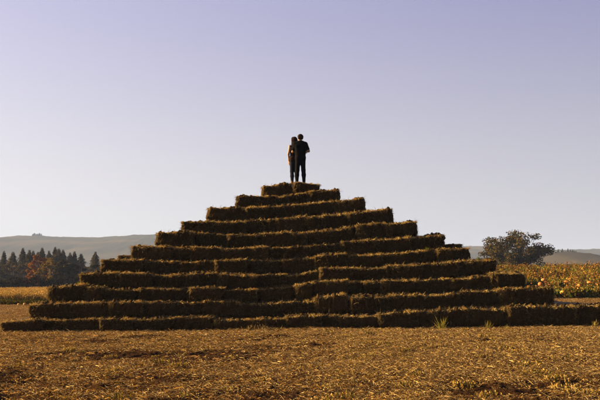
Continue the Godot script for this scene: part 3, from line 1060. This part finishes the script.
# five fingers on a palm: wrist, direction of the hand, direction out of the back of the hand, side of the thumb
func hand_bones(wrist: Vector3, dir: Vector3, back: Vector3, thumb_side: float, curl: float) -> Array:
	var d := dir.normalized()
	var w := d.cross(back).normalized() * thumb_side     # towards the thumb
	var nb := w.cross(d).normalized()
	if nb.dot(back) < 0: nb = -nb
	var out := []
	for i in 4:
		var o := w * (0.030 - i * 0.020)
		var knuckle := wrist + d * (0.085 - absf(i - 1.0) * 0.004) + o
		out.append([wrist + d * 0.01 + o * 0.6, knuckle, 0.016, 0.012])
		var lens: Array = [[0.042, 0.024, 0.02], [0.046, 0.028, 0.022], [0.042, 0.026, 0.02], [0.034, 0.02, 0.018]][i]
		var p := knuckle
		var bend := curl
		for k in 3:
			var q: Vector3 = p + (d * cos(bend) - nb * sin(bend)) * lens[k]
			out.append([p, q, 0.0095 - 0.0008 * k, 0.0088 - 0.0008 * k])
			p = q
			bend += curl
	var tb := wrist + d * 0.025 + w * 0.026
	var t1 := tb + (d * 0.7 + w * 0.6 - nb * 0.25).normalized() * 0.042
	var t2 := t1 + (d * 0.9 + w * 0.15 - nb * 0.35).normalized() * 0.03
	out.append([tb, t1, 0.013, 0.011])
	out.append([t1, t2, 0.0105, 0.009])
	return out

func head_bones(c: Vector3, turn: float) -> Array:
	# c: middle of the head; the face looks towards -z, turned about y
	var b := Basis(Vector3.UP, turn)
	var raw := [
		[Vector3(0, 0.03, 0.025), Vector3(0, 0.035, -0.02), 0.076, 0.074],
		[Vector3(0, 0.0, -0.03), Vector3(0, -0.055, -0.045), 0.062, 0.046],
		[Vector3(0, -0.085, -0.07), Vector3(0, -0.082, -0.06), 0.026, 0.03],
		[Vector3(-0.035, -0.055, -0.02), Vector3(0.035, -0.055, -0.02), 0.032, 0.032],
		[Vector3(0, 0.005, -0.092), Vector3(0, -0.025, -0.106), 0.010, 0.014],
		[Vector3(-0.016, -0.057, -0.088), Vector3(0.016, -0.057, -0.088), 0.009, 0.009],
		[Vector3(-0.03, 0.018, -0.088), Vector3(0.03, 0.018, -0.088), 0.010, 0.010],
		[Vector3(-0.078, 0.012, 0.002), Vector3(-0.080, -0.02, -0.004), 0.014, 0.010],
		[Vector3(0.078, 0.012, 0.002), Vector3(0.080, -0.02, -0.004), 0.014, 0.010],
	]
	var out := []
	for r in raw: out.append([c + b * r[0], c + b * r[1], r[2], r[3]])
	return out

func grown(bones: Array, by: float) -> Array:
	var out := []
	for b in bones: out.append([b[0], b[1], b[2] + by, b[3] + by])
	return out

func V(x: float, y: float, z: float) -> Vector3:
	return Vector3(x, y, z)

func build_people() -> void:
	var top := 4.93
	# the man, seen from behind
	var man := base("person", Vector3(0.03, top, -30.0))
	var legs := [
		[V(-0.085, 0.95, 0), V(-0.115, 0.52, -0.02), 0.092, 0.062], [V(-0.115, 0.52, -0.02), V(-0.13, 0.34, 0.015), 0.060, 0.062], [V(-0.13, 0.34, 0.015), V(-0.135, 0.09, 0.02), 0.060, 0.042],
		[V(0.085, 0.95, 0), V(0.105, 0.52, -0.02), 0.092, 0.062], [V(0.105, 0.52, -0.02), V(0.115, 0.34, 0.015), 0.060, 0.062], [V(0.115, 0.34, 0.015), V(0.12, 0.09, 0.02), 0.060, 0.042],
		[V(-0.07, 0.98, 0.02), V(0.07, 0.98, 0.02), 0.115, 0.115],
	]
	var feet := [
		[V(-0.135, 0.055, 0.03), V(-0.155, 0.04, -0.16), 0.046, 0.036], [V(0.12, 0.055, 0.03), V(0.14, 0.04, -0.16), 0.046, 0.036],
	]
	var torso := [
		[V(-0.05, 1.0, 0), V(-0.06, 1.18, 0.0), 0.12, 0.118], [V(0.05, 1.0, 0), V(0.06, 1.18, 0.0), 0.12, 0.118],
		[V(-0.06, 1.18, 0.0), V(-0.095, 1.38, 0.01), 0.118, 0.118], [V(0.06, 1.18, 0.0), V(0.095, 1.38, 0.01), 0.118, 0.118],
		[V(-0.18, 1.465, 0.01), V(0.18, 1.465, 0.01), 0.062, 0.062], [V(0, 1.44, 0.02), V(0, 1.53, 0.01), 0.10, 0.062],
		[V(-0.14, 1.485, 0.01), V(-0.03, 1.56, 0.01), 0.058, 0.052], [V(0.14, 1.485, 0.01), V(0.03, 1.56, 0.01), 0.058, 0.052],
	]
	var arm_r := [[V(0.20, 1.475, 0.01), V(0.30, 1.21, 0.05), 0.056, 0.043], [V(0.30, 1.21, 0.05), V(0.25, 1.22, -0.19), 0.043, 0.028]]
	var arm_l := [[V(-0.20, 1.475, 0.01), V(-0.27, 1.20, 0.0), 0.056, 0.043], [V(-0.27, 1.20, 0.0), V(-0.12, 1.20, -0.22), 0.043, 0.028]]
	var neck := [[V(0, 1.50, 0.01), V(0, 1.64, -0.005), 0.060, 0.056]]
	var head := grown(head_bones(V(0, 1.715, -0.01), 0.35), 0.005)
	var hr := hand_bones(V(0.25, 1.22, -0.19), V(-0.5, 0.15, -0.9), V(0.8, 0.4, -0.3), 1.0, 0.45)
	var hl := hand_bones(V(-0.12, 1.20, -0.22), V(0.7, 0.1, -0.7), V(-0.6, 0.5, -0.4), -1.0, 0.45)
	put("body", flesh_mesh([[legs + feet + torso + arm_r + arm_l + neck, 0.014, 0.016], [neck + head, 0.007, 0.010, 1.56], [hr, 0.004, 0.003], [hl, 0.004, 0.003]]), M.skin, man)
	var sleeves := [[V(0.20, 1.475, 0.01), V(0.275, 1.28, 0.04), 0.066, 0.066], [V(-0.20, 1.475, 0.01), V(-0.255, 1.27, 0.0), 0.066, 0.066]]
	put("shirt", flesh_mesh([[grown(torso, 0.016) + sleeves + [[V(-0.06, 0.94, 0.0), V(0.06, 0.94, 0.0), 0.138, 0.138]], 0.013, 0.018, 0.86, 1.60]]), M.black_cloth, man)
	put("trousers", flesh_mesh([[grown(legs, 0.014), 0.013, 0.014, 0.065]]), M.black_denim, man)
	put("shoe", flesh_mesh([[grown([feet[0]], 0.010), 0.009, 0.008, 0.0]]), M.dark_leather, man)
	put("shoe", flesh_mesh([[grown([feet[1]], 0.010), 0.009, 0.008, 0.0]]), M.dark_leather, man)
	var b := Basis(Vector3.UP, 0.35)
	var hc := V(0, 1.715, -0.01)
	var cut := [[hc + b * V(0, 0.045, 0.03), hc + b * V(0, 0.055, -0.03), 0.080, 0.074], [hc + b * V(-0.03, 0.03, 0.035), hc + b * V(0.03, 0.03, 0.035), 0.070, 0.070], [hc + b * V(-0.032, -0.02, 0.042), hc + b * V(0.032, -0.02, 0.042), 0.060, 0.060]]
	put("hair", flesh_mesh([[grown(cut, 0.008), 0.007, 0.010]]), M.brown_hair, man)
	tag(man, "short-haired person in black T-shirt and dark trousers, back turned, on the top bale", "person", "couple on top of the pyramid")

	# the woman, close at his left, turned away and looking left
	var woman := base("person", Vector3(-0.195, top - 0.005, -30.17), 0.25)
	var wl := [
		[V(-0.075, 0.90, 0), V(-0.085, 0.49, -0.02), 0.088, 0.056], [V(-0.085, 0.49, -0.02), V(-0.088, 0.32, 0.015), 0.054, 0.056], [V(-0.088, 0.32, 0.015), V(-0.09, 0.09, 0.02), 0.055, 0.038],
		[V(0.075, 0.90, 0), V(0.08, 0.49, -0.04), 0.088, 0.056], [V(0.08, 0.49, -0.04), V(0.085, 0.32, 0.0), 0.054, 0.056], [V(0.085, 0.32, 0.0), V(0.085, 0.09, 0.0), 0.055, 0.038],
		[V(-0.07, 0.93, 0.02), V(0.07, 0.93, 0.02), 0.108, 0.108],
	]
	var wf := [[V(-0.09, 0.05, 0.03), V(-0.10, 0.036, -0.14), 0.040, 0.032], [V(0.085, 0.05, 0.01), V(0.10, 0.036, -0.16), 0.040, 0.032]]
	var wt := [
		[V(-0.045, 0.95, 0), V(-0.035, 1.12, 0), 0.108, 0.092], [V(0.045, 0.95, 0), V(0.035, 1.12, 0), 0.108, 0.092],
		[V(-0.035, 1.12, 0), V(-0.07, 1.30, 0.0), 0.092, 0.098], [V(0.035, 1.12, 0), V(0.07, 1.30, 0.0), 0.092, 0.098],
		[V(-0.145, 1.385, 0.01), V(0.145, 1.385, 0.01), 0.048, 0.048], [V(0, 1.36, 0.01), V(0, 1.44, 0.0), 0.075, 0.05],
	]
	var wal := [[V(-0.155, 1.385, 0.01), V(-0.215, 1.11, 0.03), 0.045, 0.036], [V(-0.215, 1.11, 0.03), V(-0.195, 0.87, -0.03), 0.036, 0.025]]
	var war := [[V(0.155, 1.385, 0.01), V(0.20, 1.15, -0.08), 0.045, 0.036], [V(0.20, 1.15, -0.08), V(0.16, 1.08, -0.28), 0.036, 0.025]]
	var wn := [[V(0, 1.42, 0.005), V(0, 1.54, -0.005), 0.048, 0.046]]
	var wc := V(0, 1.615, -0.01)
	var wh := head_bones(wc, 0.75)
	var whl := hand_bones(V(-0.195, 0.87, -0.03), V(0.05, -1, -0.15), V(-1, 0, 0.1), -1.0, 0.25)
	var whr := hand_bones(V(0.16, 1.08, -0.28), V(-0.3, 0.2, -0.9), V(0.7, 0.5, 0.0), 1.0, 0.35)
	put("body", flesh_mesh([[wl + wf + wt + wal + war + wn, 0.014, 0.014], [wn + wh, 0.007, 0.010, 1.47], [whl, 0.004, 0.003], [whr, 0.004, 0.003]]), M.skin, woman)
	put("top", flesh_mesh([[grown(wt, 0.012) + [[V(-0.07, 0.93, 0.02), V(0.07, 0.93, 0.02), 0.128, 0.128]], 0.012, 0.012, 0.84, 1.40]]), M.brown_cloth, woman)
	put("trousers", flesh_mesh([[grown(wl, 0.011), 0.012, 0.012, 0.11, 0.99]]), M.blue_denim, woman)
	for s in 2:
		var shin: Array = wl[2] if s == 0 else wl[5]
		put("boot", flesh_mesh([[grown([wf[s]], 0.012) + [[shin[0].lerp(shin[1], 0.6), shin[1], 0.058, 0.052]], 0.010, 0.010, 0.0, 0.15]]), M.tan_leather, woman)
	var wb := Basis(Vector3.UP, 0.75)
	woman.scale = Vector3.ONE * 1.025
	var mane := [
		[wc + V(-0.05, 0.0, 0.03), wc + V(-0.06, -0.16, 0.05), 0.055, 0.045], [wc + V(-0.06, -0.16, 0.05), wc + V(-0.06, -0.36, 0.10), 0.045, 0.025],
		[wc + wb * V(0, 0.045, 0.03), wc + wb * V(0, 0.052, -0.025), 0.084, 0.076], [wc + wb * V(-0.03, 0.01, 0.045), wc + wb * V(0.03, 0.01, 0.045), 0.074, 0.074],
		[wc + wb * V(0, -0.02, 0.055), wc + V(0.02, -0.16, 0.095), 0.078, 0.070], [wc + V(0.02, -0.16, 0.095), wc + V(-0.01, -0.42, 0.125), 0.070, 0.035],
		[wc + V(-0.03, -0.10, 0.08), wc + V(-0.05, -0.30, 0.11), 0.050, 0.028],
	]
	put("hair", flesh_mesh([[mane, 0.008, 0.012]]), M.dark_hair, woman)
	tag(woman, "person with long dark hair, bare arm, jeans and tan boots, close beside the other", "person", "couple on top of the pyramid")

# ---------------------------------------------------------------- light, camera, all

func build_view() -> void:
	var cam := Camera3D.new()
	cam.name = "camera"
	add_child(cam)
	cam.position = Vector3(0, 1.48, 0)
	cam.basis = Basis(Vector3.RIGHT, atan(80.0 / 833.0)) * Basis(Vector3.BACK, deg_to_rad(-0.6))
	cam.fov = rad_to_deg(2.0 * atan(200.0 / 833.0))
	cam.near = 0.1
	cam.far = 9000.0
	cam.current = true
	var az := deg_to_rad(SUN_AZIMUTH)
	var el := deg_to_rad(SUN_HEIGHT)
	var to_sun := Vector3(sin(az) * cos(el), sin(el), -cos(az) * cos(el))
	var sun := DirectionalLight3D.new()
	sun.name = "sun"
	add_child(sun)
	sun.look_at_from_position(to_sun * 100.0, Vector3.ZERO, Vector3.UP)
	sun.light_energy = 1.6
	sun.light_color = Color(1.0, 0.84, 0.57)
	sun.light_angular_distance = 0.53
	sun.shadow_enabled = true
	# a clear, slightly misty sky: blue overhead, pale at the horizon, brighter towards the sun
	var w := 512
	var h := 256
	var im := Image.create(w, h, false, Image.FORMAT_RGBF)
	var high := Vector3(0.017, 0.041, 0.42)
	var low := Vector3(0.58, 0.55, 0.05)
	var glow := Vector3(1.467, 1.402, 1.502)
	for j in h:
		var e := PI * (0.5 - (j + 0.5) / h)
		var ed := maxf(0.0, rad_to_deg(e))
		for i in w:
			var a := TAU * (i + 0.5) / w
			var d := Vector3(sin(a) * cos(e), sin(e), -cos(a) * cos(e))
			var g := rad_to_deg(acos(clampf(d.dot(to_sun), -1, 1)))
			var c := high * (0.2 + 0.8 * exp(-ed / 40.0)) + low * exp(-pow(ed / 15.0, 2.0) - g / 250.0) + glow * exp(-g / 50.0)
			c /= EXPOSURE
			im.set_pixel(i, j, Color(c.x, c.y, c.z))
	var pano := PanoramaSkyMaterial.new()
	pano.panorama = ImageTexture.create_from_image(im)
	var sky := Sky.new()
	sky.sky_material = pano
	var env := Environment.new()
	env.background_mode = Environment.BG_SKY
	env.sky = sky
	env.tonemap_mode = Environment.TONE_MAPPER_LINEAR
	env.tonemap_exposure = EXPOSURE
	env.sdfgi_enabled = true
	env.ssao_enabled = true
	env.ssil_enabled = true
	env.fog_enabled = true
	env.fog_density = 0.00015
	env.fog_light_color = Color(0.66, 0.77, 1.0)
	var we := WorldEnvironment.new()
	we.name = "environment"
	we.environment = env
	add_child(we)

func _ready() -> void:
	rng.seed = 20
	clod.seed = 3; clod.frequency = 2.6; clod.fractal_octaves = 4; clod.fractal_gain = 0.65
	swell.seed = 4; swell.frequency = 0.35; swell.fractal_octaves = 3
	lump.seed = 6; lump.frequency = 1.0; lump.fractal_octaves = 2
	patch.seed = 9; patch.frequency = 0.28; patch.fractal_octaves = 4
	build_view()
	make_materials()
	build_ground()
	build_hills()
	rng.seed = 21
	build_stack()
	rng.seed = 22
	build_trees()
	rng.seed = 23
	build_fields()
	rng.seed = 24
	build_pumpkins()
	build_people()
	rng.seed = 25
	build_tufts()
	rng.seed = 26
	build_litter()
